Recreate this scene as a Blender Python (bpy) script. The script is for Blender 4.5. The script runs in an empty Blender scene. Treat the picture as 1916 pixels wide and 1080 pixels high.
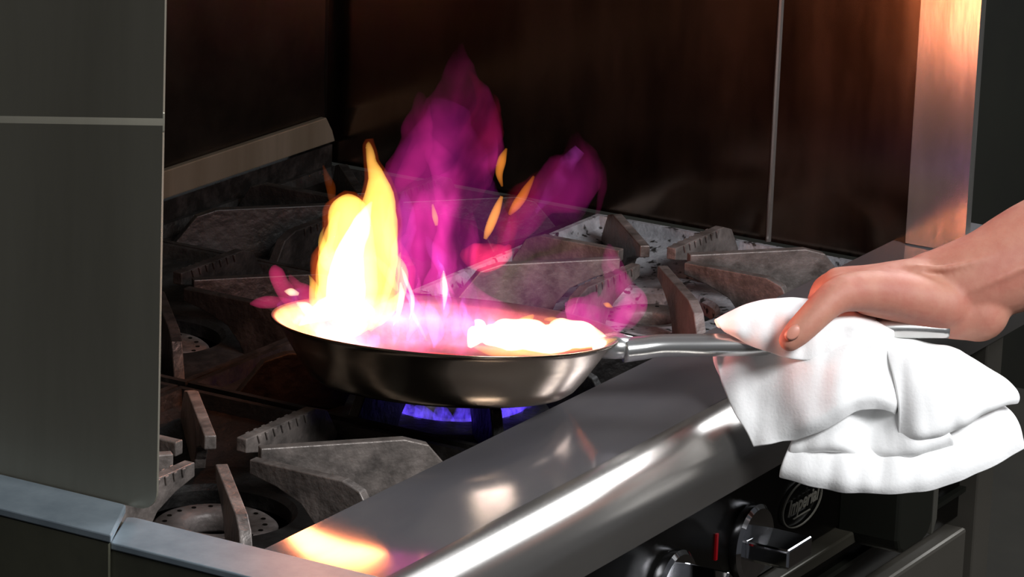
import bpy, bmesh, math, random
from mathutils import Vector, Matrix, noise
random.seed(7)
sc = bpy.context.scene
COL = sc.collection
PI = math.pi

# ------------------------------------------------------------------ camera
# world: X = along the front of the range, Y = towards the backsplash, Z up,
# origin on the inner edge of the front ledge.  z = 0 is the ledge / grate top.
F_PX, YAW, PITCH, ROLL, DIST = 7000.0, .526, .278, .0352, 2.52
fw = Vector((math.cos(YAW)*math.cos(PITCH), math.sin(YAW)*math.cos(PITCH), -math.sin(PITCH)))
rt = fw.cross(Vector((0, 0, 1))).normalized()
up = rt.cross(fw)
cr, sr = math.cos(ROLL), math.sin(ROLL)
rt, up = cr*rt + sr*up, -sr*rt + cr*up

def ray(x, y):
    return rt*((x-958)/F_PX) + up*(-(y-540)/F_PX) + fw
CAM = -ray(850, 853)*DIST
cam_d = bpy.data.cameras.new('camera')
cam = bpy.data.objects.new('camera', cam_d); COL.objects.link(cam)
M = Matrix((rt, up, -fw)).transposed().to_4x4(); M.translation = CAM
cam.matrix_world = M
cam_d.sensor_fit = 'HORIZONTAL'; cam_d.sensor_width = 36
cam_d.lens = F_PX/1916*36
cam_d.clip_start = .05; cam_d.clip_end = 60
cam_d.dof.use_dof = False
sc.camera = cam

# ------------------------------------------------------------------ light
sc.view_settings.view_transform = 'Standard'
try: sc.view_settings.look = 'None'
except Exception: pass
sc.view_settings.gamma = 1
sc.view_settings.use_curve_mapping = False
sc.view_settings.exposure = 0.0
sc.cycles.transparent_max_bounces = 96
sc.cycles.max_bounces = 10
sc.cycles.use_denoising = True
sc.cycles.sample_clamp_indirect = 6

w = bpy.data.worlds.new('kitchen'); sc.world = w; w.use_nodes = True
bg = w.node_tree.nodes['Background']
bg.inputs[0].default_value = (.86, .90, 1.0, 1); bg.inputs[1].default_value = .06

def area(name, loc, target, sx, sy, power, color):
    l = bpy.data.lights.new(name, 'AREA'); l.shape = 'RECTANGLE'
    l.size = sx; l.size_y = sy; l.energy = power; l.color = color
    o = bpy.data.objects.new(name, l); COL.objects.link(o)
    o.location = loc
    o.rotation_euler = (Vector(target)-Vector(loc)).to_track_quat('-Z', 'Y').to_euler()
    return o
# long ceiling fixture down the aisle, seen in the rolled edge of the ledge
area('aisle_ceiling_light', (2.6, -.45, 1.95), (.2, -.15, 0), 1.7, 1.7, 120, (.92, .95, 1))
# soft fill light added above the front of the range
area('front_fill_light', (-.5, -2.0, 1.6), (.25, 0, 0), 1.2, .6, 86, (.97, .98, 1))

# ------------------------------------------------------------------ helpers
def at_depth(x, y, d):
    return CAM + ray(x, y)*d
ZC = 2.62                      # distance of the pan from the lens
def W(x, y, o=0.0):            # a point beside the pan, o metres further off
    return at_depth(x, y, ZC+o)

def tag(o, label=None, cat=None, group=None, kind=None):
    if label: o['label'] = label
    if cat: o['category'] = cat
    if group: o['group'] = group
    if kind: o['kind'] = kind
    return o
def empty(name, loc=(0, 0, 0), rz=0):
    o = bpy.data.objects.new(name, None); COL.objects.link(o)
    o.location = loc; o.rotation_euler = (0, 0, rz); o.empty_display_size = .03
    return o
def obj(name, bm, mat, parent=None, smooth=False, bevel=0, auto=None):
    bmesh.ops.recalc_face_normals(bm, faces=bm.faces)
    me = bpy.data.meshes.new(name); bm.to_mesh(me); bm.free()
    if smooth:
        for p in me.polygons: p.use_smooth = True
    o = bpy.data.objects.new(name, me); COL.objects.link(o)
    if mat: me.materials.append(mat)
    if parent: o.parent = parent
    if bevel:
        m = o.modifiers.new('bevel', 'BEVEL'); m.width = bevel; m.segments = 2
        m.limit_method = 'ANGLE'; m.angle_limit = math.radians(35)
    return o
def box(bm, x0, x1, y0, y1, z0, z1):
    v = [bm.verts.new((x, y, z)) for x in (x0, x1) for y in (y0, y1) for z in (z0, z1)]
    for f in ((0,1,3,2),(4,6,7,5),(0,4,5,1),(2,3,7,6),(0,2,6,4),(1,5,7,3)):
        bm.faces.new([v[i] for i in f])
    return v
def prism(bm, poly, axis_a, axis_b, axis_n, origin, n0, n1):
    """extrude polygon (a,b) from n0 to n1 along axis_n"""
    A, B, N, O = map(Vector, (axis_a, axis_b, axis_n, origin))
    lo = [bm.verts.new(O + A*a + B*b + N*n0) for a, b in poly]
    hi = [bm.verts.new(O + A*a + B*b + N*n1) for a, b in poly]
    bm.faces.new(lo); bm.faces.new(hi[::-1])
    n = len(poly)
    for i in range(n):
        bm.faces.new((lo[i], lo[(i+1) % n], hi[(i+1) % n], hi[i]))
def lathe(bm, prof, seg=64, mat=None, close=False):
    """prof list of (r,z)"""
    mat = mat or Matrix.Identity(4)
    rings = []
    for r, z in prof:
        if r < 1e-6: rings.append([bm.verts.new(mat @ Vector((0, 0, z)))])
        else: rings.append([bm.verts.new(mat @ Vector((r*math.cos(2*PI*i/seg), r*math.sin(2*PI*i/seg), z))) for i in range(seg)])
    pairs = list(zip(rings, rings[1:]))
    if close: pairs.append((rings[-1], rings[0]))
    for a, b in pairs:
        for i in range(seg):
            j = (i+1) % seg
            if len(a) == 1 and len(b) == 1: continue
            if len(a) == 1: bm.faces.new((a[0], b[i], b[j]))
            elif len(b) == 1: bm.faces.new((a[i], a[j], b[0]))
            else: bm.faces.new((a[i], a[j], b[j], b[i]))
def catmull(pts, n):
    pts = [tuple(p) for p in pts]
    P = [pts[0]] + pts + [pts[-1]]; out = []
    segs = len(pts)-1
    for k in range(n+1):
        t = k/n*segs; i = min(int(t), segs-1); u = t-i
        p0, p1, p2, p3 = P[i:i+4]
        out.append(tuple(.5*((2*b)+(-a+c)*u+(2*a-5*b+4*c-d)*u*u+(-a+3*b-3*c+d)*u**3) for a, b, c, d in zip(p0, p1, p2, p3)))
    return out
def tube(bm, pts, seg=12, flat=None):
    """pts: (Vector, r) ; closed tapered tube with round ends; flat=(dir, ratio) squashes"""
    n = len(pts); rings = []
    ref = Vector((0.13, .31, .94))
    for i, (p, r) in enumerate(pts):
        a = pts[max(i-1, 0)][0]; b = pts[min(i+1, n-1)][0]
        t = (b-a).normalized() if (b-a).length > 1e-9 else Vector((0, 0, 1))
        u = (flat[0] if flat else ref).cross(t)
        if u.length < 1e-4: u = Vector((1, 0, 0)).cross(t)
        u.normalize(); v = t.cross(u)
        k = flat[1] if flat else 1
        rings.append([bm.verts.new(p + u*r*math.cos(2*PI*j/seg) + v*r*k*math.sin(2*PI*j/seg)) for j in range(seg)])
    for a, b in zip(rings, rings[1:]):
        for j in range(seg):
            bm.faces.new((a[j], a[(j+1) % seg], b[(j+1) % seg], b[j]))
    bm.faces.new(rings[0][::-1]); bm.faces.new(rings[-1])

# ------------------------------------------------------------------ materials
def lin(h):
    h = h.lstrip('#'); c = [int(h[i:i+2], 16)/255 for i in (0, 2, 4)]
    return tuple(x/12.92 if x <= .04045 else ((x+.055)/1.055)**2.4 for x in c)+(1,)
def mat(name, col, metal=0, rough=.5, var=None, scale=20, stretch=(1, 1, 1), bump=0, bscale=60, rvar=0, detail=6, contrast=(.35, .65), aniso=0, sheen=0, sss=0, coat=0):
    m = bpy.data.materials.new(name); m.use_nodes = True
    nt = m.node_tree; N = nt.nodes; L = nt.links
    b = N['Principled BSDF']
    b.inputs['Base Color'].default_value = col; b.inputs['Metallic'].default_value = metal
    b.inputs['Roughness'].default_value = rough
    if aniso: b.inputs['Anisotropic'].default_value = aniso
    if sss:
        b.inputs['Subsurface Weight'].default_value = sss; b.inputs['Subsurface Scale'].default_value = .01
        b.inputs['Subsurface Radius'].default_value = (1, .35, .2)
    if coat: b.inputs['Coat Weight'].default_value = coat; b.inputs['Coat Roughness'].default_value = .08
    if var or bump or rvar:
        tc = N.new('ShaderNodeTexCoord'); mp = N.new('ShaderNodeMapping')
        mp.inputs['Scale'].default_value = stretch
        L.new(tc.outputs['Object'], mp.inputs[0])
        nz = N.new('ShaderNodeTexNoise'); nz.inputs['Scale'].default_value = scale
        nz.inputs['Detail'].default_value = detail; nz.inputs['Roughness'].default_value = .65
        L.new(mp.outputs[0], nz.inputs['Vector'])
        if var:
            r = N.new('ShaderNodeValToRGB'); L.new(nz.outputs['Fac'], r.inputs[0])
            r.color_ramp.elements[0].position = contrast[0]; r.color_ramp.elements[1].position = contrast[1]
            r.color_ramp.elements[0].color = col; r.color_ramp.elements[1].color = var
            L.new(r.outputs[0], b.inputs['Base Color'])
        if rvar:
            mr = N.new('ShaderNodeMapRange'); L.new(nz.outputs['Fac'], mr.inputs[0])
            mr.inputs[1].default_value = .3; mr.inputs[2].default_value = .7
            mr.inputs[3].default_value = max(rough-rvar, .02); mr.inputs[4].default_value = rough+rvar
            L.new(mr.outputs[0], b.inputs['Roughness'])
        if bump:
            n2 = N.new('ShaderNodeTexNoise'); n2.inputs['Scale'].default_value = bscale; n2.inputs['Detail'].default_value = 4
            L.new(mp.outputs[0], n2.inputs['Vector'])
            bp = N.new('ShaderNodeBump'); bp.inputs['Strength'].default_value = bump; bp.inputs['Distance'].default_value = .002
            L.new(n2.outputs['Fac'], bp.inputs['Height']); L.new(bp.outputs[0], b.inputs['Normal'])
    return m
STEEL_WALL = mat('smoked_steel', lin('#5a4c42'), 1, .20, lin('#82776c'), 9, (1, 1, .25), rvar=.05, contrast=(.3, .75))
STEEL_BACK = mat('burnt_steel', lin('#3d3833'), 1, .34, lin('#544d45'), 7, rvar=.05)
STEEL_SHIELD = mat('dull_steel', lin('#928e80'), .55, .42, lin('#7c786b'), 6, (1, 1, .12), rvar=.04)
STEEL_TRIM = mat('bright_trim_steel', lin('#b9b5b0'), .85, .2, lin('#98948e'), 25, (1, 1, .2), bump=.1, bscale=40)
STRIP = mat('tan_steel_strip', lin('#7c7263'), .7, .35, lin('#685e4e'), 18, (1, 1, .1))
LEDGE = mat('polished_ledge_steel', lin('#b2aeb0'), .8, .09, lin('#a09ca2'), 14, (.2, 1, 1), rvar=.03)
EDGE = mat('rolled_edge_steel', lin('#a8a49f'), .9, .24, lin('#948f8a'), 14, (.2, 1, 1), rvar=.03)
GALV = mat('galvanised_rim', lin('#98a4ac'), .45, .42, lin('#7d8a93'), 16, bump=.05)
DARKSIDE = mat('dark_side_steel', lin('#5c5b4c'), .4, .45, lin('#4a4a3e'), 8)
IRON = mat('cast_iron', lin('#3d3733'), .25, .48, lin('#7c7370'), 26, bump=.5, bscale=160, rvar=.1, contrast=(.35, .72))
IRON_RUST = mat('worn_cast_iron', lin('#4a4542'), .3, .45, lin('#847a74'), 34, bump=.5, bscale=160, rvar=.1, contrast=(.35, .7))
IRON_DARK = mat('charcoal_shade_iron', lin('#0c0b0a'), .1, .55, lin('#211e1c'), 30, bump=.7, bscale=120, rvar=.15, contrast=(.45, .8))  # charcoal iron, darkened further to hold the rear grates' shade in its colour
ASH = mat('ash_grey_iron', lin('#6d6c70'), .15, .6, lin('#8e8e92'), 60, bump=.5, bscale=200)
def brushed(m, a, t):
    nt = m.node_tree; b = nt.nodes['Principled BSDF']; b.inputs['Anisotropic'].default_value = a
    c = nt.nodes.new('ShaderNodeCombineXYZ')
    for k in range(3): c.inputs[k].default_value = t[k]
    nt.links.new(c.outputs[0], b.inputs['Tangent'])
brushed(STEEL_WALL, .4, (0, 1, 0)); brushed(STEEL_TRIM, .5, (0, 1, 0))
# black specks on the ashy plate
def specks(m, scale, lo, hi, dark):
    nt = m.node_tree; N = nt.nodes; L = nt.links; b = N['Principled BSDF']
    src = b.inputs['Base Color'].links[0].from_socket
    tc = N.new('ShaderNodeTexCoord'); v = N.new('ShaderNodeTexNoise'); v.inputs['Scale'].default_value = scale; v.inputs['Detail'].default_value = 2
    L.new(tc.outputs['Object'], v.inputs['Vector'])
    r = N.new('ShaderNodeValToRGB'); r.color_ramp.elements[0].position = lo; r.color_ramp.elements[1].position = hi
    L.new(v.outputs['Fac'], r.inputs[0])
    mx = N.new('ShaderNodeMix'); mx.data_type = 'RGBA'
    L.new(r.outputs[0], mx.inputs[0]); mx.inputs[6].default_value = dark; L.new(src, mx.inputs[7])
    L.new(mx.outputs[2], b.inputs['Base Color'])
specks(ASH, 130, .34, .42, lin('#1c1a19'))
for m_ in (IRON_DARK,): m_.node_tree.nodes['Principled BSDF'].inputs['Specular IOR Level'].default_value = .3
BLACK = mat('black_enamel', lin('#030302'), 0, .25, lin('#060504'), 12)
BLACK.node_tree.nodes['Principled BSDF'].inputs['Specular IOR Level'].default_value = .25
DECK = mat('charred_deck', lin('#0e0c0b'), .2, .35, lin('#2a2624'), 40, bump=.7, bscale=90, contrast=(.45, .8))
CHROME = mat('chrome', lin('#cfcfd2'), 1, .08)
DOOR = mat('oven_door_steel', lin('#55524a'), .6, .38, lin('#5a564f'), 8)
BRACKET = mat('bracket_metal', lin('#1f201b'), .5, .35)
TRIMBAR = mat('trim_bar_metal', lin('#454239'), .6, .4)
BRACKET_E = mat('bracket_edge_metal', lin('#77756c'), .8, .3)
LOGO = mat('badge_silver', lin('#6f6c62'), .3, .4)
REDM = mat('flat_red', lin('#700008'), 0, .3)
PAN_OUT = mat('pan_steel', lin('#b5a894'), 1, .22, lin('#8d7e6b'), 6, (1, 1, 3), rvar=.06)
PAN_IN = mat('pan_interior', lin('#c9b8b4'), 1, .38, lin('#a08a86'), 25)
HANDLE = mat('handle_steel', lin('#d4d4d2'), .9, .26)
CLOTH = mat('white_towel', lin('#f3f3f2'), 0, .9, None, bump=.12, bscale=420)
SKIN = mat('skin', lin('#c08a74'), 0, .62, lin('#ad6657'), 20, bump=.3, bscale=70, sss=.12, contrast=(.35, .7))
NAIL = mat('nail', lin('#c88976'), 0, .4)
FLOOR = mat('quarry_tile', lin('#15120e'), 0, .7, lin('#1e1914'), 12)
WALLM = mat('dark_wall', lin('#17170f'), 0, .6, lin('#12120c'), 5)
WALLS = mat('neighbour_steel', lin('#1c1a14'), 0, .8, lin('#171510'), 8)
SAUCE = mat('sauce', lin('#5a2a22'), 0, .2, lin('#8c4a40'), 60, bump=.6, bscale=120)
FOOD = mat('seared_food', lin('#2a1512'), 0, .4, lin('#5a3025'), 90)

for m_ in (WALLS, FLOOR): m_.node_tree.nodes['Principled BSDF'].inputs['Specular IOR Level'].default_value = .1
def fire_mat(name, col, strength, noisy=None, ramp=(.35, .7), zs=.45):
    m = bpy.data.materials.new(name); m.use_nodes = True
    nt = m.node_tree; N = nt.nodes; L = nt.links
    for n in list(N): N.remove(n)
    out = N.new('ShaderNodeOutputMaterial'); e = N.new('ShaderNodeEmission')
    e.inputs[0].default_value = col+(1,); e.inputs[1].default_value = strength
    L.new(e.outputs[0], out.inputs['Volume'])
    if noisy:
        tc = N.new('ShaderNodeTexCoord'); mp = N.new('ShaderNodeMapping'); mp.inputs['Scale'].default_value = (1, 1, zs)
        nz = N.new('ShaderNodeTexNoise'); nz.inputs['Scale'].default_value = noisy; nz.inputs['Detail'].default_value = 3
        nz.inputs['Distortion'].default_value = 1.2
        r = N.new('ShaderNodeMapRange'); r.inputs[1].default_value = ramp[0]; r.inputs[2].default_value = ramp[1]
        r.inputs[3].default_value = .04; r.inputs[4].default_value = strength; r.interpolation_type = 'SMOOTHSTEP'
        L.new(tc.outputs['Object'], mp.inputs[0]); L.new(mp.outputs[0], nz.inputs['Vector'])
        L.new(nz.outputs['Fac'], r.inputs[0]); L.new(r.outputs[0], e.inputs[1])
    return m
FIRE_Y = fire_mat('yellow_fire', (1, .50, .09), 190)
FIRE_W = fire_mat('white_fire', (1, .70, .42), 380)
FIRE_O = fire_mat('orange_fire', (1, .34, .05), 260)
FIRE_M = fire_mat('magenta_fire', (.70, .03, .30), 46, 24, (.38, .68))
FIRE_MF = fire_mat('faint_magenta_fire', (.55, .02, .20), 17, 20, (.35, .7))
FIRE_P = fire_mat('violet_fire', (.66, .08, .60), 40, 30, (.38, .68))
FIRE_K = fire_mat('pink_fire', (.95, .05, .22), 55)
FIRE_IN = fire_mat('inner_pink_fire', (.85, .10, .34), 30, 55, (.42, .66), .8)
FIRE_H = fire_mat('violet_haze_fire', (.42, .02, .30), 5.5, 14, (.2, .6))
FIRE_B = fire_mat('blue_gas_flame', (.10, .05, .85), 60, 260, (.35, .65))

# ------------------------------------------------------------------ setting
def struct(name, bm, m): return tag(obj(name, bm, m), kind='structure')
b = bmesh.new(); box(b, -1.2, 3.65, -2.2, .75, -.97, -.92); struct('floor', b, FLOOR)
b = bmesh.new(); box(b, -1.2, 3.65, .70, .75, -.92, 2.2); struct('wall_back', b, WALLM)
b = bmesh.new(); box(b, 3.6, 3.65, -2.2, .70, -.92, 2.2); struct('wall_right', b, WALLM)

# ------------------------------------------------------------------ range
rng = tag(empty('cooking_range', (.23, .2, -.92)),
          'six-burner commercial gas range with polished steel front ledge and black knob panel', 'range')
rng.location = (0, 0, 0)
XL, XR = -.228, .690
# front ledge: flat top, big rolled edge, vertical face, thin return
b = bmesh.new(); prism(b, [(0, 0), (-.0875, -.0008), (-.0875, -.006), (0, -.006)], (0, 1, 0), (0, 0, 1), (1, 0, 0), (0, 0, 0), XL-.002, XR+.10)
obj('ledge_top', b, LEDGE, rng)
prof = [(-.0879, -.0008)]
for k in range(1, 13):
    a = k/12*PI/2
    prof.append((-.088-.030*math.sin(a), -.0008-.036*(1-math.cos(a))))
prof += [(-.1182, -.053), (-.112, -.0545), (-.112, -.044), (-.0879, -.02)]
b = bmesh.new(); prism(b, prof, (0, 1, 0), (0, 0, 1), (1, 0, 0), (0, 0, 0), XL-.002, XR+.10)
o = obj('rolled_edge', b, EDGE, rng, True)
m = o.modifiers.new('es', 'EDGE_SPLIT'); m.split_angle = math.radians(30)
# deck below the grates, with a walled well
b = bmesh.new(); box(b, XL, XR, 0, .552, -.085, -.070); obj('drip_deck', b, DECK, rng)
b = bmesh.new(); box(b, XL, XR, -.004, .001, -.30, -.001); obj('deck_front_wall', b, DECK, rng)
b = bmesh.new(); box(b, XL, XR, .552, .57, -.92, -.002); obj('rear_panel', b, DECK, rng)
# near side wall with galvanised flange, mitred against the guard's channel
b = bmesh.new()
prism(b, [(-.275, -.108), (-.228, -.108), (-.228, .098), (-.231, .103), (-.275, .083)], (1, 0, 0), (0, 1, 0), (0, 0, 1), (0, 0, 0), -.004, .001)
obj('side_rim', b, GALV, rng, bevel=.001)
b = bmesh.new(); box(b, -.274, -.228, -.108, .552, -.90, -.0045); obj('side_panel', b, DARKSIDE, rng)
for xx in (-.25, .66):
    for yy in (-.07, .5):
        b = bmesh.new(); lathe(b, [(0, -.92), (.02, -.92), (.02, -.912), (.014, -.905), (.014, -.86), (0, -.86)], 20, Matrix.Translation((xx, yy, 0)))
        obj('foot', b, BLACK, rng)
# knob panel
b = bmesh.new(); box(b, XL, .648, -.100, -.06, -.146, -.0555); obj('control_panel', b, BLACK, rng, bevel=.001)
b = bmesh.new(); box(b, XL, .648, -.113, -.06, -.158, -.148); obj('lower_trim_bar', b, TRIMBAR, rng, bevel=.0015)
b = bmesh.new(); box(b, XL, .640, -.098, -.04, -.206, -.160); obj('door_top_panel', b, BLACK, rng, bevel=.001)
b = bmesh.new(); box(b, XL, .640, -.1035, -.098, -.183, -.179); obj('vent_strip', b, BRACKET, rng)
b = bmesh.new(); box(b, XL+.01, .628, -.112, -.05, -.70, -.209)
dr = obj('oven_door', b, DOOR, rng, bevel=.003)
b = bmesh.new(); box(b, .640, .672, -.114, 0, -.90, -.052); obj('corner_post', b, DOOR, rng, bevel=.002)
b = bmesh.new(); box(b, XL, .64, -.08, .55, -.86, -.71); obj('kick_panel', b, BLACK, rng)
# bracket that hangs over the trim bar
b = bmesh.new()
prism(b, [(.404, -.085), (.468, -.085), (.468, -.149), (.462, -.158), (.452, -.161), (.416, -.161), (.408, -.157), (.404, -.148)],
      (1, 0, 0), (0, 0, 1), (0, 1, 0), (0, 0, 0), -.150, -.098)
br = obj('handle_bracket', b, BRACKET, rng, bevel=.003)
b = bmesh.new()
prism(b, [(.4685, -.085), (.476, -.085), (.476, -.150), (.470, -.160), (.4685, -.161)], (1, 0, 0), (0, 0, 1), (0, 1, 0), (0, 0, 0), -.150, -.098)
obj('end_plate', b, BRACKET_E, br, bevel=.001)
b = bmesh.new(); box(b, .477, .636, -.132, -.118, -.140, -.124)
obj('handle_bar', b, BRACKET_E, rng, bevel=.003)
b = bmesh.new(); box(b, .600, .612, -.122, -.098, -.138, -.126); obj('bar_post', b, BRACKET_E, rng)

# knobs
def knob(x, z, rot, name='gas_knob'):
    k = empty(name, (x, -.100, z)); k.parent = rng
    b = bmesh.new()
    Mx = Matrix.Rotation(PI/2, 4, 'X')
    lathe(b, [(0, 0), (.0275, 0), (.0288, .003), (.0288, .007), (.026, .0095), (.012, .0105), (0, .0105)], 56, Mx)
    s = obj('skirt', b, CHROME, k, True); m = s.modifiers.new('es', 'EDGE_SPLIT'); m.split_angle = math.radians(28)
    s.parent = k
    b = bmesh.new()
    prism(b, [(-.0195, -.0065), (-.018, -.0075), (.018, -.0075), (.0195, -.0065), (.0195, .0065), (.018, .0075), (-.018, .0075), (-.0195, .0065)],
          (1, 0, 0), (0, 0, 1), (0, -1, 0), (0, 0, 0), .009, .044)
    g = obj('grip', b, CHROME, k, bevel=.0015)
    g.rotation_euler = (0, rot, 0)
    return k
knob(.247, -.112, 0)
knob(.128, -.112, math.radians(-50))
knob(.009, -.112, math.radians(20))
knob(-.11, -.112, 0)
# small red block between two knobs
b = bmesh.new(); box(b, .197, .2, -.1015, -.099, -.112, -.092); obj('red_marker', b, REDM, rng)
# oval badge with script
bd = empty('badge', (.334, -.1015, -.107)); bd.parent = rng
b = bmesh.new()
n = 48; A_, B_, t_ = .033, .0175, .0011
for (s0, s1) in ((1, .955),):
    ring = []
    for i in range(n):
        a = 2*PI*i/n
        ring.append([b.verts.new((A_*s*math.cos(a), y, B_*s*math.sin(a))) for s, y in ((s0, 0), (s0, -t_), (s1, -t_), (s1, 0))])
    for i in range(n):
        p, q = ring[i], ring[(i+1) % n]
        for k in range(4): b.faces.new((p[k], p[(k+1) % 4], q[(k+1) % 4], q[k]))
obj('oval_outline', b, LOGO, bd)
def text(body, size, loc, parent, m, shear=.3, bold=.0):
    c = bpy.data.curves.new('lettering', 'FONT'); c.body = body; c.size = size; c.shear = shear
    c.align_x = 'CENTER'; c.align_y = 'CENTER'; c.extrude = .0003; c.offset = bold
    c.materials.append(m)
    o = bpy.data.objects.new('lettering', c); COL.objects.link(o)
    o.rotation_euler = (0, 0, 0)
    me = bpy.data.meshes.new_from_object(o.evaluated_get(bpy.context.evaluated_depsgraph_get()))
    bpy.data.objects.remove(o)
    o = bpy.data.objects.new('lettering', me); COL.objects.link(o)
    if not me.materials: me.materials.append(m)
    o.parent = parent; o.location = loc; o.rotation_euler = (PI/2, 0, 0)
    return o
text('Imperial', .0155, (0, -.001, .001), bd, LOGO, .35, .0003)
b = bmesh.new(); box(b, -.014, .014, -.001, 0, -.0092, -.0085); obj('underline', b, LOGO, bd)

# ------------------------------------------------------------------ neighbour unit to the right of the range
b = bmesh.new(); box(b, .80, 1.5, -.118, .5, -.92, -.402)
nb = tag(empty('steel_cabinet', (0, 0, 0)), 'low dark steel cabinet beside the right end of the range', 'cabinet')
obj('body', b, WALLS, nb, bevel=.003)
b = bmesh.new(); box(b, .80, 1.5, -.13, .5, -.400, -.37); obj('counter_top', b, WALLS, nb, bevel=.003)

# ------------------------------------------------------------------ guards
# far splash guard with seam rib and bright end flange
fg = tag(empty('far_splash_guard'), 'tall dark smoked steel guard across the far end of the range, with red glow', 'splash guard')
b = bmesh.new(); box(b, .695, .700, .118, .5655, -.02, .75); obj('guard_panel', b, STEEL_WALL, fg)
b = bmesh.new(); box(b, .695, .700, -.011, .112, -.02, .75); obj('guard_panel', b, STEEL_WALL, fg)
b = bmesh.new(); prism(b, [(.6955, .112), (.693, .1135), (.692, .115), (.693, .1165), (.6955, .118), (.70, .118), (.70, .112)], (1, 0, 0), (0, 1, 0), (0, 0, 1), (0, 0, 0), -.02, .75)
obj('seam_rib', b, STEEL_TRIM, fg)
b = bmesh.new(); prism(b, [(.690, -.066), (.6905, -.013), (.694, -.0115), (.700, -.0115), (.700, -.066)], (1, 0, 0), (0, 1, 0), (0, 0, 1), (0, 0, 0), .001, .75)
obj('end_flange', b, STEEL_TRIM, fg)
# backsplash
bs = tag(empty('backsplash'), 'brown burnt steel backsplash behind the rear burners, above the tan strip', 'backsplash')
b = bmesh.new(); prism(b, [(-.27, .002), (.684, .002), (.681, .012), (.676, .03), (.674, .06), (.674, .75), (-.27, .75)], (1, 0, 0), (0, 0, 1), (0, 1, 0), (0, 0, 0), .552, .558)
obj('backsplash_panel', b, STEEL_BACK, bs)
b = bmesh.new(); prism(b, [(-.27, .003), (.684, .003), (.679, .014), (.669, .0275), (-.27, .0275)], (1, 0, 0), (0, 0, 1), (0, 1, 0), (0, 0, 0), .545, .5515)
obj('riser_strip', b, STRIP, bs, bevel=.001)
b = bmesh.new(); box(b, .64, .702, .562, .566, 0, .75); obj('gap_shade_sheet', b, BLACK, bs)  # black sheet added behind the corner gap to keep it dark
# near side guard with rounded lower corner and a thin strip shaped as a reflected light band
ng = tag(empty('near_splash_guard'), 'large dull grey steel side guard in the left foreground', 'splash guard')
poly = [(.55, .006), (.098, .006)]
for k in range(7):
    a = k/6*PI/2
    poly.append((.098-.014*math.sin(a), .020-.014*math.cos(a)))
poly += [(.0775, .70), (.55, .70)]
b = bmesh.new(); prism(b, poly, (0, 1, 0), (0, 0, 1), (1, 0, 0), (0, 0, 0), -.2245, -.2225)
obj('guard_sheet', b, STEEL_SHIELD, ng)
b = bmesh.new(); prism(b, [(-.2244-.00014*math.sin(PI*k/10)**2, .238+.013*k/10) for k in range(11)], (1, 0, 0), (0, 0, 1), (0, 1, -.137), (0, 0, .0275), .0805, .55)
obj('reflection_band', b, STEEL_SHIELD, ng, True)
b = bmesh.new()
prism(b, [(-.278, .080), (-.2265, .1065), (-.2255, .110), (-.2255, .56), (-.278, .56)], (1, 0, 0), (0, 1, 0), (0, 0, 1), (0, 0, 0), .0015, .007)
obj('base_channel', b, GALV, ng, bevel=.001)
b = bmesh.new(); box(b, -.2775, -.2752, .0825, .56, -.90, .001); obj('channel_skirt', b, DARKSIDE, ng)

# ------------------------------------------------------------------ grates
CX = (-.082, .229, .534); CY = (.138, .414)
HX, HY = .151, .137
def arm_profile(R):
    return [(.030, -.001), (R*.76, -.001), (R*.86, -.006), (R-.004, -.030), (R-.004, -.034), (.088, -.047), (.083, -.036), (.072, -.024), (.052, -.016), (.030, -.011)]
arm_cache = {}
def arm_mesh(ang, m, teeth):
    c, s = abs(math.cos(ang)), abs(math.sin(ang))
    R = min(HX/max(c, 1e-6), HY/max(s, 1e-6))
    R = min(R, .172)
    b = bmesh.new()
    d = (math.cos(ang), math.sin(ang), 0); nrm = (-math.sin(ang), math.cos(ang), 0)
    prof = arm_profile(R)
    th = .0042
    prism(b, prof, d, (0, 0, 1), nrm, (0, 0, 0), -th, th)
    if teeth:
        for k in range(7):
            r = .042+k*.0095
            for sg in (-1, 1):
                n0, n1 = sorted((sg*th, sg*(th+.0016)))
                prism(b, [(r, -.0012), (r+.0045, -.0012), (r+.003, -.0085)], d, (0, 0, 1), nrm, (0, 0, 0), n0, n1)
    return b
def make_grate(mi, mb, name='burner_grate'):
    g = empty(name)
    # bowl plate: square rim stepping down to a round hole
    b = bmesh.new(); n = 64; rings = []
    def sq(a, k):
        c, s = math.cos(a), math.sin(a)
        r = min(HX/max(abs(c), 1e-6), HY/max(abs(s), 1e-6))*k
        return r
    spec = [('s', 1.0, -.034), ('s', 1.0, -.020), ('s', .965, -.020), ('s', .94, -.030), ('c', .098, -.046), ('c', .090, -.0435), ('c', .056, -.0445), ('c', .052, -.048), ('c', .052, -.058), ('c', .058, -.060), ('s', .95, -.044)]
    for kind, v, z in spec:
        ring = []
        for i in range(n):
            a = 2*PI*(i+.5)/n
            r = sq(a, v) if kind == 's' else v
            ring.append(b.verts.new((r*math.cos(a), r*math.sin(a), z)))
        rings.append(ring)
    for p, q in zip(rings, rings[1:]+rings[:1]):
        for i in range(n): b.faces.new((p[i], p[(i+1) % n], q[(i+1) % n], q[i]))
    obj('bowl_plate', b, mb, g, True).modifiers.new('es', 'EDGE_SPLIT').split_angle = math.radians(28)
    for k in range(8):
        ang = k*PI/4
        if k % 2: ang = math.atan2(math.copysign(HY, math.sin(ang)), math.copysign(HX, math.cos(ang)))
        obj('arm', arm_mesh(ang, mi, k in (0, 4)), mi, g, bevel=.0009)
    return g
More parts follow.
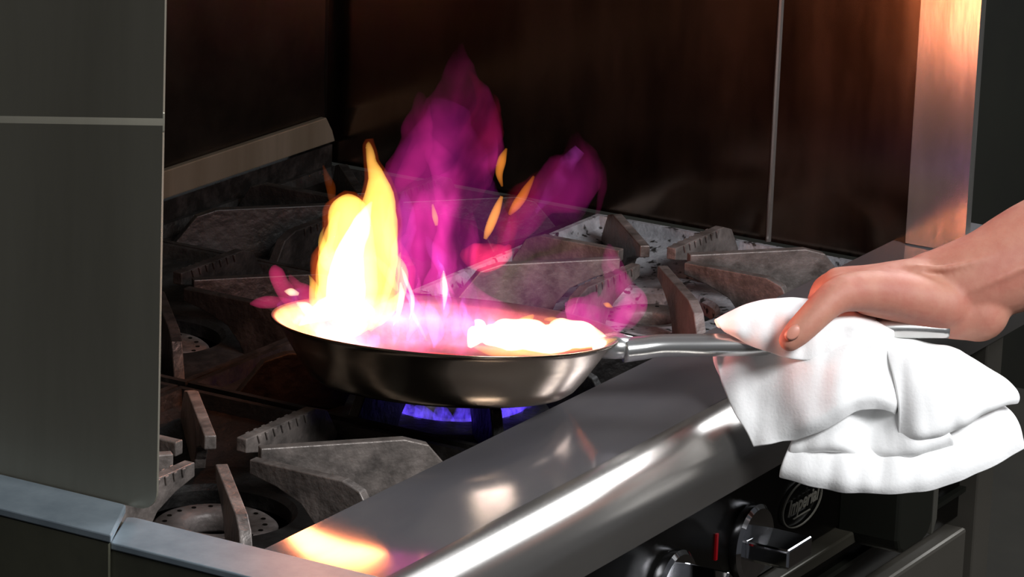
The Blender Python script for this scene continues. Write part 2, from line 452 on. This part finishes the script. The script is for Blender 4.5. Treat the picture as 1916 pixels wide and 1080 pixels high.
spots = [(0, 0, 'worn', 'cast iron burner grate nearest the left foreground, in front of the steel guard'),
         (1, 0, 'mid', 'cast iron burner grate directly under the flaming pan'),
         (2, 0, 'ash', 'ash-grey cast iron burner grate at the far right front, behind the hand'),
         (0, 1, 'dark', 'shade-tinted rear grate mostly hidden behind the grey steel guard'),
         (1, 1, 'dark', 'shade-tinted black rear grate left of the flaming pan'),
         (2, 1, 'dark', 'shade-tinted black rear grate in the far corner behind the flames')]
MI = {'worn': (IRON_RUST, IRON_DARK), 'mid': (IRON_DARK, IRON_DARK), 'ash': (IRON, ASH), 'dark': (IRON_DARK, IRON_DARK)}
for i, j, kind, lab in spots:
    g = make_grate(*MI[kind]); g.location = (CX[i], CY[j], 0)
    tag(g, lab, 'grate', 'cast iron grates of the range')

# burners: ring heads on stems down in the wells
def make_burner():
    g = empty('gas_burner')
    b = bmesh.new()
    lathe(b, [(.022, -.0535), (.040, -.0535), (.043, -.056), (.043, -.0655), (.039, -.069), (.024, -.069), (.020, -.0655), (.020, -.056)], 48, close=True)
    obj('ring_head', b, IRON, g, True)
    b = bmesh.new()
    for k in range(18):
        a = 2*PI*k/18
        lathe(b, [(0, 0), (.0017, 0), (.0017, .0006), (0, .0006)], 8, Matrix.Translation((.034*math.cos(a), .034*math.sin(a), -.0536)))
    obj('ports', b, BLACK, g)
    b = bmesh.new(); tube(b, [(Vector((0, -.04, -.0665)), .009), (Vector((0, -.10, -.0665)), .009), (Vector((0, -.132, -.0665)), .009)], 12)
    obj('gas_tube', b, IRON_DARK, g, True)
    return g
bl = [(0, 0, 'rusty ring burner in the near left opening, unlit'), (1, 0, 'lit ring burner under the pan with blue flames'),
      (2, 0, 'unlit ring burner in the far right front grate'), (1, 1, 'unlit burner in the rear grate left of the pan'),
      (2, 1, 'unlit burner in the far rear corner')]
for i, j, lab in bl:
    g = make_burner(); g.location = (CX[i], CY[j], 0); tag(g, lab, 'burner', 'ring burners below the grates')

# blue flames around the lit burner
bf = tag(empty('burner_flame', (CX[1], CY[0], 0)), 'ring of blue-violet gas flames under the pan', 'flame')
for k in range(22):
    a = 2*PI*k/22 + .08
    u = Vector((math.cos(a), math.sin(a), 0))
    h = random.uniform(.018, .026)
    b = bmesh.new()
    pts = []
    for t in range(7):
        s = t/6
        pts.append((u*(.044+.020*s) + Vector((0, 0, -.052+h*s)), .0088*(1-s)**.45+.0006))
    tube(b, pts, 10)
    obj('flame_tip', b, FIRE_B, bf, True)

# ------------------------------------------------------------------ pan
PC = W(834, 610)
n_ = Vector((0, 0, 1))
# pan plane: right vector along the lens's right, front lifted a little, handle side a touch lower
hr = Vector((rt.x, rt.y, 0)).normalized()
ha = Vector((fw.x, fw.y, 0)).normalized()
Rp = Matrix.Rotation(math.radians(2.0), 3, ha) @ Matrix.Rotation(math.radians(-7.0), 3, hr)
e_r = Rp @ hr; e_f = Rp @ ha; e_n = e_r.cross(e_f)
if e_n.z < 0: e_n = -e_n
PM = Matrix((e_r, e_f, e_n)).transposed().to_4x4(); PM.translation = PC
RAD = .1228
pan = tag(empty('frying_pan'), 'steel frying pan full of flames, held over the lit burner', 'pan')
outer = [(0, -.042), (.082, -.042), (.089, -.041), (.094, -.0375), (.100, -.030), (.1105, -.014), (.1165, -.004), (.120, -.0008), (.1228, 0)]
inner = [(.1222, .0012), (.1192, .0006), (.1145, -.004), (.1085, -.014), (.098, -.030), (.090, -.037), (.080, -.0392), (0, -.0392)]
b = bmesh.new(); lathe(b, outer+inner[:1], 96); po = obj('pan_body', b, PAN_OUT, pan, True)
b = bmesh.new(); lathe(b, [(.1228, .0)]+inner, 96); pi_ = obj('pan_interior', b, PAN_IN, pan, True)
for o in (po, pi_): o.matrix_world = PM
b = bmesh.new(); lathe(b, [(0, -.036), (.060, -.0355), (.0905, -.0352), (.0905, -.0392), (0, -.0392)], 64)
so = obj('sauce', b, SAUCE); so.matrix_world = PM
tag(so, 'reddish sauce burning in the bottom of the frying pan', 'sauce')
# handle: flat-oval steel bar rising outwards, with a forked root and eyelet end
hp = [W(1166, 655, -.004), W(1195, 652, -.002), W(1240, 647, 0), W(1330, 646, 0), W(1430, 644, 0), W(1520, 632, 0), W(1610, 619, 0), W(1690, 614, 0), W(1775, 617, 0)]
hr_ = [.0125, .0118, .0112, .0112, .0112, .011, .0105, .0105, .0085]
cc = catmull([tuple(p)+(r,) for p, r in zip(hp, hr_)], 40)
b = bmesh.new(); tube(b, [(Vector(c[:3]), c[3]) for c in cc], 20, (up, .72) )
hd = obj('handle', b, HANDLE, pan, True)
b = bmesh.new()
for sgn in (-1, 1):
    tube(b, [(W(1120, 640, .0)+e_f*sgn*.004+Vector((0, 0, -.004)), .007), (W(1150, 646+sgn*2, 0)+e_f*sgn*.012, .0085), (W(1185, 650, -.001), .0075)], 12)
obj('handle_socket', b, HANDLE, hd, True)
b = bmesh.new()
for k, (xx, yy) in enumerate(((1176, 640), (1200, 638))):
    lathe(b, [(0, 0), (.004, 0), (.0035, .002), (0, .0028)], 12, Matrix.Translation(W(xx, yy, .002)))
obj('rivet', b, HANDLE, hd, True)
# bits of food in the sauce
food = [(-.035, -.055, .5, 'leftmost dark strip of food in the flaming pan'), (-.01, -.075, -.3, 'dark strip of food by the front rim of the pan'),
        (.02, -.055, .2, 'dark strip of food in the middle of the pan'), (-.055, -.02, 1.2, 'dark strip of food beneath the tall yellow flame')]
for x, y, rz, lab in food:
    b = bmesh.new()
    pts = [(Vector((math.cos(rz)*t, math.sin(rz)*t, .004*math.cos(t*90))), .0045*math.cos(t/.024*1.2)+.001) for t in [k*.004-.02 for k in range(11)]]
    tube(b, pts, 10)
    f = obj('food_strip', b, FOOD, None, True); f.matrix_world = PM @ Matrix.Translation((x, y, -.031))
    tag(f, lab, 'food', 'strips of food in the pan')

# ------------------------------------------------------------------ fire in the pan
fire = tag(empty('pan_fire', tuple(PC)), 'tall yellow and magenta flames leaping out of the frying pan', 'fire')
def tongue(name, pts, m, flat=.55, off=0, seg=18, wob=.10, steps=30, fringe=False):
    """pts: px, py, depth offset, radius in px"""
    cc = catmull(pts, steps)
    L_ = []
    for x, y, o, r in cc:
        p = W(x, y, o+off) - PC
        r = max(r, .3)*(ZC+o)/F_PX
        L_.append((p, r))
    b = bmesh.new()
    tube(b, L_, seg, (fw, flat))
    for v in b.verts:
        d = noise.noise_vector(v.co*45)*.0035*wob*10 + noise.noise_vector(v.co*110)*.0012*wob*10
        v.co += d
    o = obj(name, b, m, fire, True)
    if fringe:
        f = tongue('orange_fringe', [(x, y-(6 if k == len(pts)-1 else 0), o_, r*1.12+5) for k, (x, y, o_, r) in enumerate(pts)], FRINGE, flat, off, seg, wob, steps)
    return o
FRINGE = fire_mat('fringe_fire', (1, .13, .02), 16)
Y = 'yellow_tongue'
tongue(Y, [(640, 635, .050, 4), (650, 605, .050, 36), (650, 555, .050, 56), (650, 500, .050, 56), (655, 450, .050, 48), (655, 405, .050, 41), (655, 375, .050, 30), (655, 359, .050, 5)], FIRE_Y, .6, fringe=True)
tongue(Y, [(665, 625, .035, 6), (685, 580, .035, 36), (695, 500, .035, 42), (704, 440, .035, 40), (712, 390, .035, 32), (708, 345, .035, 22), (698, 305, .035, 11), (693, 275, .035, 5), (692, 266, .035, 1)], FIRE_Y, .6, fringe=True)
tongue(Y, [(610, 600, .055, 5), (608, 560, .055, 16), (606, 520, .055, 16), (612, 480, .055, 14), (622, 440, .055, 10), (628, 415, .055, 2)], FIRE_Y, .6, fringe=True, wob=.06)
tongue('white_core', [(640, 600, .040, 5), (650, 570, .040, 32), (648, 520, .040, 32), (655, 470, .040, 26), (672, 430, .040, 18), (690, 400, .040, 8), (700, 380, .040, 2)], FIRE_W, .6)
tongue(Y, [(600, 600, .04, 3), (596, 570, .04, 14), (590, 540, .04, 10), (583, 522, .04, 4), (578, 514, .04, 1)], FIRE_Y, .7, wob=.05)
tongue(Y, [(715, 600, .04, 5), (728, 560, .04, 16), (733, 520, .04, 12), (742, 490, .04, 6), (748, 472, .04, 1)], FIRE_Y, .7, wob=.06)
tongue(Y, [(690, 620, .03, 4), (712, 590, .03, 16), (736, 570, .03, 12), (756, 545, .03, 6), (762, 525, .03, 1)], FIRE_Y, .7, wob=.06)
tongue(Y, [(612, 480, .04, 4), (604, 460, .04, 8), (600, 440, .04, 4), (604, 425, .04, 1)], FIRE_Y, .7, wob=.05)
tongue('pink_tongue', [(560, 600, .01, 6), (575, 575, .01, 24), (570, 550, .01, 20), (552, 528, .01, 12), (540, 512, .01, 3)], FIRE_K, .6, wob=.12)
tongue('pink_tongue', [(740, 600, .03, 6), (755, 560, .03, 18), (760, 520, .03, 16), (756, 480, .03, 10), (748, 450, .03, 2)], FIRE_K, .6, wob=.1)
tongue('white_core', [(560, 610, -.01, 3), (590, 590, -.01, 16), (625, 575, -.01, 24), (660, 570, -.01, 22), (690, 580, -.01, 12), (700, 590, -.01, 2)], FIRE_W, .6)
tongue(Y, [(745, 600, -.02, 2), (748, 560, -.02, 8), (752, 520, -.02, 11), (748, 495, -.02, 9), (742, 478, -.02, 2)], FIRE_Y, .7, wob=.05)
tongue(Y, [(700, 480, -.02, 3), (716, 500, -.02, 9), (732, 525, -.02, 8), (742, 545, -.02, 3)], FIRE_Y, .7, wob=.05)
tongue(Y, [(750, 545, -.02, 2), (768, 560, -.02, 5), (775, 590, -.02, 4), (790, 620, -.02, 3), (800, 640, -.02, 1)], FIRE_O, .7, wob=.05)
tongue(Y, [(828, 560, -.02, 1), (831, 540, -.02, 6), (833, 520, -.02, 6), (831, 505, -.02, 1)], FIRE_O, .7, wob=.04)
tongue('orange_tongue', [(622, 400, .03, 2), (625, 370, .03, 8), (622, 340, .03, 7), (612, 310, .03, 2)], fire_mat('dim_orange_fire', (1, .18, .02), 24), .6)
# low white fire along the right rim
tongue('white_core', [(885, 640, .0, 2), (905, 625, .0, 16), (945, 632, .0, 22), (990, 636, .0, 24), (1040, 632, .0, 28), (1085, 628, .0, 26), (1120, 632, .0, 14), (1145, 634, .0, 2)], FIRE_W, .7)
tongue('white_core', [(1030, 640, .02, 4), (1042, 615, .02, 14), (1070, 612, .02, 14), (1100, 616, .02, 8), (1115, 625, .02, 2)], FIRE_W, .7)
tongue(Y, [(885, 645, -.03, 2), (930, 655, -.03, 10), (990, 658, -.03, 10), (1060, 650, -.03, 10), (1120, 640, -.03, 8), (1152, 632, -.03, 2)], FIRE_Y, .7, wob=.06, fringe=True)
tongue(Y, [(960, 640, .02, 5), (975, 612, .02, 16), (990, 598, .02, 10), (1000, 590, .02, 2)], FIRE_O, .6, wob=.06)
tongue(Y, [(1020, 600, .02, 2), (1036, 600, .02, 6), (1048, 610, .02, 8)], FIRE_Y, .6, wob=.04)
# loose orange licks
S_ = 'orange_lick'
tongue(S_, [(940, 350, .03, 2), (936, 325, .03, 7), (940, 300, .03, 8), (946, 278, .03, 2)], fire_mat('lick_a', (1, .30, .04), 150), .7, wob=.04)
tongue(S_, [(908, 446, .0, 3), (916, 425, .0, 8), (928, 395, .0, 8), (938, 368, .0, 3)], FIRE_O, .7, wob=.03)
tongue(S_, [(955, 402, .02, 3), (970, 382, .02, 9), (985, 355, .02, 7), (999, 330, .02, 2)], fire_mat('lick_b', (1, .24, .03), 130), .7, wob=.04)
tongue(S_, [(815, 422, .0, 3), (813, 405, .0, 6), (809, 383, .0, 2)], FIRE_Y, .7, wob=.03)
# pink licks at the left rim
K = 'pink_tongue'
tongue(K, [(468, 570, .0, 2), (485, 567, .0, 10), (505, 566, .0, 12), (535, 566, .0, 8), (560, 570, .0, 3)], FIRE_K, .7, wob=.06)
tongue(K, [(560, 575, .01, 4), (540, 555, .01, 16), (524, 530, .01, 17), (515, 508, .01, 13), (512, 497, .01, 3)], FIRE_K, .7, wob=.08)
tongue(K, [(520, 575, -.01, 5), (560, 565, -.01, 20), (600, 575, -.01, 24), (640, 600, -.01, 16)], FIRE_P, .7)
tongue('white_core', [(533, 545, -.01, 1), (545, 547, -.01, 7), (560, 552, -.01, 3)], FIRE_W, .7, wob=.03)
tongue('white_core', [(555, 565, -.02, 2), (572, 575, -.02, 10), (585, 590, -.02, 8), (590, 600, -.02, 2)], FIRE_W, .7, wob=.03)
# magenta body over the pan
G = 'magenta_tongue'
tongue(G, [(700, 640, .0, 20), (760, 615, .0, 46), (840, 612, .0, 50), (910, 625, .0, 36), (950, 635, .0, 14)], FIRE_IN, .8)
tongue(G, [(560, 620, -.03, 8), (640, 640, -.03, 20), (740, 655, -.04, 22), (840, 655, -.04, 22), (900, 655, -.04, 10)], FIRE_M, .8)
tongue(G, [(790, 620, .02, 40), (800, 540, .02, 82), (800, 470, .02, 92), (810, 400, .03, 84), (830, 330, .03, 84), (850, 260, .04, 84), (865, 190, .04, 62), (868, 130, .04, 30), (862, 85, .04, 4)], FIRE_MF, .6, wob=.16)
tongue(G, [(790, 600, .0, 30), (790, 540, .0, 50), (800, 460, .0, 56), (830, 380, .0, 48), (880, 330, .0, 40), (905, 270, .0, 26), (915, 225, .0, 4)], FIRE_M, .6, wob=.16)
tongue(G, [(700, 350, .03, 8), (745, 330, .03, 34), (775, 285, .03, 34), (785, 220, .03, 26), (790, 170, .03, 6)], FIRE_MF, .6, wob=.14)
tongue(G, [(880, 480, .01, 8), (905, 490, .01, 26), (930, 460, .01, 30), (950, 420, .01, 22), (965, 370, .01, 8)], fire_mat('crimson_fire', (.75, .03, .12), 16, 40), .6, wob=.1)
tongue(G, [(930, 520, .04, 6), (960, 440, .04, 26), (1010, 380, .04, 38), (1065, 340, .04, 54), (1085, 300, .04, 42), (1080, 265, .04, 16), (1080, 245, .04, 2)], FIRE_MF, .6, wob=.14)
tongue('violet_tongue', [(1000, 400, .04, 4), (1040, 350, .04, 16), (1060, 310, .04, 16), (1085, 280, .04, 10)], FIRE_P, .6, wob=.08)
tongue('violet_tongue', [(1120, 400, .05, 4), (1125, 350, .05, 9), (1122, 310, .05, 7), (1100, 290, .05, 2)], FIRE_MF, .6, wob=.08)
tongue(G, [(1060, 590, .02, 20), (1110, 590, .02, 44), (1150, 575, .02, 42), (1160, 535, .02, 28), (1145, 490, .02, 17), (1140, 455, .02, 3)], FIRE_M, .7, wob=.14)
tongue(G, [(1085, 560, .0, 3), (1100, 570, .0, 14), (1130, 600, .0, 18), (1160, 600, .0, 18), (1170, 570, .0, 6)], FIRE_K, .4, wob=.1) if False else None
tongue('violet_tongue', [(840, 620, .03, 20), (870, 580, .03, 30), (850, 520, .03, 26), (815, 470, .03, 16), (800, 440, .03, 3)], FIRE_P, .7, wob=.1)
tongue('violet_tongue', [(780, 640, -.01, 10), (770, 600, -.01, 26), (760, 560, -.01, 26), (770, 520, -.01, 14), (775, 490, -.01, 3)], FIRE_P, .7, wob=.1)
T_ = 'violet_tongue'
tongue('violet_haze', [(830, 600, .03, 30), (835, 540, .03, 100), (830, 450, .03, 125), (825, 360, .03, 110), (830, 270, .03, 80), (850, 200, .03, 30)], FIRE_H, .6, wob=.2)
tongue('violet_haze', [(930, 480, .04, 20), (980, 440, .04, 50), (1040, 390, .04, 50), (1085, 330, .04, 40), (1100, 290, .04, 10)], FIRE_H, .6, wob=.2)
tongue(T_, [(720, 640, .0, 8), (730, 590, .0, 20), (740, 540, .0, 22), (752, 470, .0, 20), (760, 400, .0, 14), (758, 350, .0, 3)], FIRE_P, .7, wob=.12)
tongue(G, [(800, 600, .03, 20), (830, 540, .03, 44), (850, 480, .03, 44), (862, 420, .03, 36), (850, 360, .03, 30), (820, 300, .03, 24), (800, 250, .03, 4)], FIRE_M, .6, wob=.16)
tongue('crimson_tongue', [(860, 330, .03, 10), (885, 280, .03, 30), (905, 240, .03, 34), (915, 200, .03, 26), (900, 160, .03, 12), (880, 130, .03, 3)], fire_mat('deep_crimson_fire', (.60, .01, .09), 15, 26), .6, wob=.14)
tongue('crimson_tongue', [(860, 470, .0, 6), (885, 480, .0, 26), (920, 478, .0, 30), (945, 465, .0, 16), (955, 450, .0, 3)], fire_mat('bright_crimson_fire', (.95, .03, .13), 90, 40, (.3, .6)), .6, wob=.1)
tongue('crimson_tongue', [(935, 470, .03, 6), (950, 420, .03, 26), (975, 380, .03, 34), (1000, 340, .03, 18), (1010, 320, .03, 3)], fire_mat('red_fire', (.75, .02, .08), 22, 30), .6, wob=.12)
tongue(G, [(560, 600, .0, 8), (600, 610, .0, 22), (660, 625, -.02, 26), (720, 635, -.03, 24), (780, 640, -.03, 12)], FIRE_K, .6, wob=.1)
tongue(K, [(700, 620, -.02, 4), (730, 600, -.02, 18), (770, 590, -.02, 20), (810, 600, -.02, 18), (850, 625, -.02, 18), (890, 640, -.02, 8)], FIRE_K, .6, wob=.14)
tongue('white_core', [(765, 600, -.03, 1), (772, 570, -.03, 4), (768, 545, -.03, 4), (758, 520, -.03, 4), (750, 500, -.03, 1)], FIRE_W, .8, wob=.05)
tongue('white_core', [(735, 610, -.03, 1), (745, 580, -.03, 5), (752, 555, -.03, 6), (750, 530, -.03, 2)], FIRE_W, .8, wob=.05)
tongue('violet_tongue', [(1040, 600, .0, 6), (1075, 590, .0, 22), (1110, 600, .0, 26), (1150, 600, .0, 24), (1175, 570, .0, 14), (1185, 545, .0, 3)], fire_mat('hot_magenta_fire', (.85, .04, .42), 44, 36), .6, wob=.14)
tongue('orange_lick', [(1128, 568, -.02, 1), (1136, 571, -.02, 5), (1146, 576, -.02, 1)], FIRE_O, .8, wob=.02)
tongue(G, [(740, 610, .06, 10), (790, 590, .06, 40), (840, 570, .06, 56), (890, 580, .06, 40), (950, 600, .06, 20), (990, 610, .06, 4)], FIRE_M, .6, wob=.16)
tongue(G, [(770, 600, .07, 20), (780, 550, .07, 44), (790, 490, .07, 44), (800, 430, .07, 34), (790, 380, .07, 22), (770, 330, .07, 4)], FIRE_M, .6, wob=.16)
tongue('violet_haze', [(900, 590, .03, 20), (980, 560, .03, 60), (1060, 530, .03, 66), (1120, 500, .03, 40), (1150, 470, .03, 10)], FIRE_H, .5, wob=.2)
HOT = fire_mat('hot_pink_fire', (1, .10, .50), 110, 60, (.36, .6), .5)
LILAC = fire_mat('lilac_fire', (.75, .20, .95), 130, 60, (.38, .6), .5)
for x, y0, y1, rr, m in ((790, 640, 520, 13, HOT), (812, 650, 545, 12, LILAC), (850, 640, 520, 13, HOT), (875, 640, 560, 14, LILAC), (772, 640, 500, 10, LILAC), (905, 640, 570, 12, HOT),
                         (830, 600, 470, 12, LILAC), (740, 650, 575, 12, HOT), (700, 655, 600, 12, LILAC), (930, 640, 590, 12, HOT), (560, 615, 575, 9, LILAC), (590, 635, 585, 10, LILAC)):
    d_ = (x*37 % 11 - 5)*.006
    tongue('flame_streak', [(x, y0, d_, 3), (x+3, y0-.25*(y0-y1), d_, rr), (x-4, y0-.6*(y0-y1), d_, rr*.9), (x-8, y1, d_, 1)], m, .8, wob=.12)
tongue('white_core', [(829, 580, -.02, 1), (833, 555, -.02, 5), (834, 530, -.02, 5), (831, 506, -.02, 1)], FIRE_W, .8, wob=.03)
tongue('yellow_tongue', [(650, 520, .05, 5), (622, 490, .05, 22), (610, 465, .05, 14), (618, 430, .05, 10), (632, 400, .05, 4)], FIRE_Y, .7, wob=.06)
tongue('white_core', [(880, 650, .01, 4), (892, 625, .01, 18), (896, 606, .01, 12), (888, 596, .01, 2)], FIRE_W, .8, wob=.05)
tongue('white_core', [(920, 640, .01, 4), (930, 618, .01, 16), (960, 612, .01, 16), (1000, 618, .01, 18), (1030, 625, .01, 8)], FIRE_W, .8, wob=.07)
tongue('magenta_tongue', [(1150, 625, .03, 8), (1175, 600, .03, 24), (1182, 565, .03, 24), (1165, 530, .03, 18), (1150, 500, .03, 8), (1142, 470, .03, 2)], FIRE_M, .7, wob=.14)
# light the fire throws on its surroundings
def firelight(x, y, o, power, col, r=.03):
    l = bpy.data.lights.new('fire_light', 'POINT'); l.energy = power; l.color = col; l.shadow_soft_size = r
    ob = bpy.data.objects.new('fire_light', l); COL.objects.link(ob); ob.location = W(x, y, o)
firelight(660, 480, .03, 2.4, (1, .26, .09), .05)
firelight(850, 520, .02, .5, (.9, .1, .6), .04)
firelight(1040, 610, 0, .5, (1, .55, .3), .02)

# ------------------------------------------------------------------ towel
def sheet(bm, rows, nu=40, nv=26, amp=.0016, freq=38, seed=0, thick=.003):
    R_ = [catmull(r, nu) for r in rows]
    g = []
    for u in range(nu+1):
        g.append(catmull([r[u] for r in R_], nv))
    V = []
    for u in range(nu+1):
        c = []
        for v in range(nv+1):
            x, y, o = g[u][v]
            p = W(x, y, o)
            q = p*freq + Vector((seed, seed*1.7, 0))
            p = p + fw*(noise.noise(q)*amp*2 + noise.noise(Vector((x*.030, y*.006, seed)))*.0045) + Vector((0, 0, 1))*noise.noise(q*1.7)*amp
            c.append(bm.verts.new(p))
        V.append(c)
    top = []
    for u in range(nu):
        for v in range(nv):
            top.append(bm.faces.new((V[u][v], V[u+1][v], V[u+1][v+1], V[u][v+1])))
towel = tag(empty('towel', tuple(W(1500, 640))), 'white folded cloth towel wrapped around the pan handle under the hand', 'towel')
def towel_part(name, rows, thick=.004, **k):
    b = bmesh.new(); sheet(b, rows, **k)
    for v in b.verts: v.co -= towel.location
    o = obj(name, b, CLOTH, towel, True)
    m = o.modifiers.new('s', 'SOLIDIFY'); m.thickness = thick; m.offset = 0
    m = o.modifiers.new('sub', 'SUBSURF'); m.levels = 1; m.render_levels = 1
    return o
# wrap on top of the handle
towel_part('grip_wrap', [
    [(1350, 612, .045), (1400, 585, .05), (1480, 570, .052), (1560, 580, .05), (1620, 596, .04), (1668, 616, .03)],
    [(1338, 604, .02), (1398, 574, .02), (1480, 562, .02), (1560, 572, .02), (1625, 590, .015), (1672, 620, .012)],
    [(1340, 606, -.006), (1402, 592, -.012), (1480, 592, -.017), (1560, 596, -.02), (1620, 604, -.018), (1672, 626, -.012)],
    [(1350, 612, -.012), (1412, 622, -.020), (1480, 632, -.024), (1555, 628, -.026), (1620, 622, -.022), (1672, 636, -.012)],
    [(1370, 624, -.010), (1430, 655, -.018), (1500, 674, -.022), (1570, 668, -.024), (1620, 655, -.02), (1668, 655, -.010)],
], seed=1, amp=.0012)
# left flap falling from the handle
towel_part('left_flap', [
    [(1340, 655, .016), (1400, 650, .014), (1450, 650, -.004), (1510, 655, -.020), (1570, 650, -.024), (1620, 640, -.024), (1660, 645, -.02)],
    [(1336, 672, .016), (1395, 680, .010), (1455, 690, -.008), (1515, 690, -.024), (1575, 690, -.030), (1625, 682, -.030), (1668, 690, -.022)],
    [(1350, 712, .010), (1405, 725, .000), (1460, 735, -.014), (1520, 735, -.028), (1580, 728, -.034), (1635, 722, -.034), (1672, 730, -.024)],
    [(1372, 765, .002), (1420, 775, -.008), (1470, 775, -.018), (1525, 765, -.030), (1585, 745, -.036), (1640, 735, -.034), (1676, 750, -.024)],
    [(1400, 815, -.004), (1440, 815, -.012), (1490, 800, -.022), (1540, 782, -.032), (1590, 755, -.036), (1640, 745, -.034), (1676, 760, -.024)],
    [(1412, 836, -.006), (1448, 832, -.012), (1495, 818, -.018), (1545, 798, -.026), (1590, 772, -.030), (1640, 760, -.028), (1674, 775, -.020)],
], seed=3, thick=.006)
# middle folds between the flaps
towel_part('middle_fold', [
    [(1560, 700, -.016), (1610, 690, -.026), (1655, 660, -.012), (1680, 650, -.018), (1740, 660, -.02)],
    [(1530, 760, -.014), (1585, 750, -.026), (1640, 740, -.012), (1680, 730, -.020), (1740, 735, -.022)],
    [(1490, 815, -.010), (1560, 805, -.024), (1630, 800, -.012), (1690, 800, -.026), (1760, 790, -.022)],
    [(1478, 845, -.008), (1560, 835, -.026), (1630, 842, -.016), (1700, 842, -.028), (1780, 815, -.022)],
    [(1500, 850, -.002), (1570, 845, -.016), (1640, 852, -.012), (1700, 852, -.022), (1785, 830, -.016)],
], seed=5)
# right flap
towel_part('right_flap', [
    [(1640, 618, -.004), (1672, 636, -.002), (1715, 640, .004), (1760, 648, .010), (1790, 656, .014)],
    [(1660, 660, -.022), (1705, 662, -.022), (1755, 670, -.012), (1805, 684, .000), (1840, 690, .010)],
    [(1672, 715, -.028), (1730, 715, -.034), (1785, 715, -.022), (1840, 715, -.008), (1880, 712, .004)],
    [(1680, 765, -.028), (1740, 770, -.036), (1795, 760, -.026), (1855, 742, -.012), (1900, 730, .000)],
    [(1682, 810, -.026), (1738, 808, -.034), (1800, 785, -.026), (1855, 757, -.014), (1906, 742, -.002)],
    [(1680, 828, -.020), (1735, 820, -.026), (1798, 795, -.020), (1852, 762, -.010), (1902, 750, .000)],
], seed=8, thick=.005)
# bottom flap
towel_part('bottom_flap', [
    [(1500, 790, .010), (1570, 780, .000), (1650, 780, .000), (1730, 775, .000), (1800, 760, .006), (1860, 752, .012)],
    [(1484, 820, .000), (1560, 830, -.012), (1650, 840, -.014), (1735, 825, -.012), (1820, 790, -.002), (1890, 770, .006)],
    [(1470, 850, -.006), (1545, 862, -.020), (1640, 875, -.024), (1740, 862, -.020), (1835, 825, -.008), (1908, 795, .000)],
    [(1462, 876, -.008), (1535, 892, -.022), (1630, 905, -.026), (1738, 895, -.022), (1838, 860, -.008), (1914, 818, .000)],
    [(1460, 890, -.006), (1530, 908, -.018), (1630, 921, -.022), (1735, 914, -.018), (1838, 878, -.006), (1916, 836, .002)],
], seed=12, thick=.006)

# ------------------------------------------------------------------ arm and hand
person = tag(empty('person', tuple(W(1780, 540))), 'bare forearm and hand of a person gripping the pan handle through the white towel', 'person')
b = bmesh.new()
def limb(pts, seg=20, steps=14, flat=None):
    cc = catmull(pts, steps)
    L_ = [(W(x, y, o)-person.location, r*ZC/F_PX) for x, y, o, r in cc]
    tube(b, L_, seg, flat)
    for p, r in (L_[0], L_[-1]):
        bmesh.ops.create_icosphere(b, subdivisions=3, radius=r*.985, matrix=Matrix.Translation(p))
# forearm
limb([(2330, 330, .03, 128), (2180, 385, .03, 122), (2050, 430, .025, 112), (1930, 478, .02, 100), (1850, 513, .015, 86), (1790, 531, .015, 79), (1745, 537, .015, 69)], 28)
# palm: five metacarpals fanning away from the lens
mc = [(1585, 543, -.004, 34), (1570, 533, .016, 35), (1575, 540, .036, 33), (1590, 552, .052, 29)]
for x, y, o, r in mc:
    limb([(1770, 540, .012+o*.25, 62), (1700, 536, .008+o*.5, 53), (1630, (540+y)/2, o*.85, 43), (x, y, o, r)])
# fingers, curled round the far side of the handle
limb([(1585, 543, -.004, 32), (1545, 545, .022, 25), (1530, 580, .040, 23), (1548, 625, .040, 21), (1566, 655, .022, 18)])
limb([(1570, 533, .016, 32), (1540, 545, .040, 25), (1535, 590, .056, 23), (1560, 640, .050, 21), (1590, 662, .028, 18)])
limb([(1575, 540, .036, 30), (1560, 555, .056, 24), (1565, 600, .066, 22), (1595, 645, .054, 20), (1620, 660, .032, 17)])
limb([(1590, 552, .052, 27), (1590, 568, .066, 21), (1605, 610, .068, 19), (1635, 640, .052, 17), (1655, 650, .034, 15)])
# thumb, laid over the towel on the near side
limb([(1770, 570, -.002, 48), (1700, 555, -.012, 44), (1630, 545, -.020, 40), (1575, 550, -.030, 35), (1545, 570, -.036, 31), (1515, 600, -.040, 28.5), (1490, 625, -.041, 26), (1478, 637, -.041, 22)])
# thumb web / heel of the hand down to the wrist
limb([(1620, 560, -.012, 30), (1690, 572, -.006, 34), (1760, 590, .004, 42), (1830, 580, .012, 62)])
# tendons and veins
limb([(1640, 512, .004, 8), (1700, 502, -.008, 7), (1780, 500, -.013, 7), (1860, 478, -.0135, 6)], 10)
limb([(1740, 560, -.008, 7), (1800, 548, -.0125, 7), (1870, 520, -.0165, 7), (1960, 480, -.0165, 7)], 10)
me = bpy.data.meshes.new('forearm_and_hand'); bmesh.ops.recalc_face_normals(b, faces=b.faces); b.to_mesh(me); b.free()
arm = bpy.data.objects.new('forearm_and_hand', me); COL.objects.link(arm); arm.parent = person
me.materials.append(SKIN)
m = arm.modifiers.new('r', 'REMESH'); m.mode = 'VOXEL'; m.voxel_size = .0018; m.use_smooth_shade = True
m = arm.modifiers.new('s', 'SMOOTH'); m.iterations = 9; m.factor = .6
# thumbnail
b = bmesh.new(); lathe(b, [(0, .0012), (.004, .001), (.006, 0), (0, -.0006)], 20)
nl = obj('thumbnail', b, NAIL, arm, True)
nl.matrix_world = Matrix.Translation(W(1482, 622, -.041)-Vector((fw.x, fw.y, fw.z))*.0088 - person.location) @ (-fw).to_track_quat('Z', 'Y').to_matrix().to_4x4() @ Matrix.Rotation(-.75, 4, 'Z') @ Matrix.Diagonal((.8, 1.15, 1, 1))
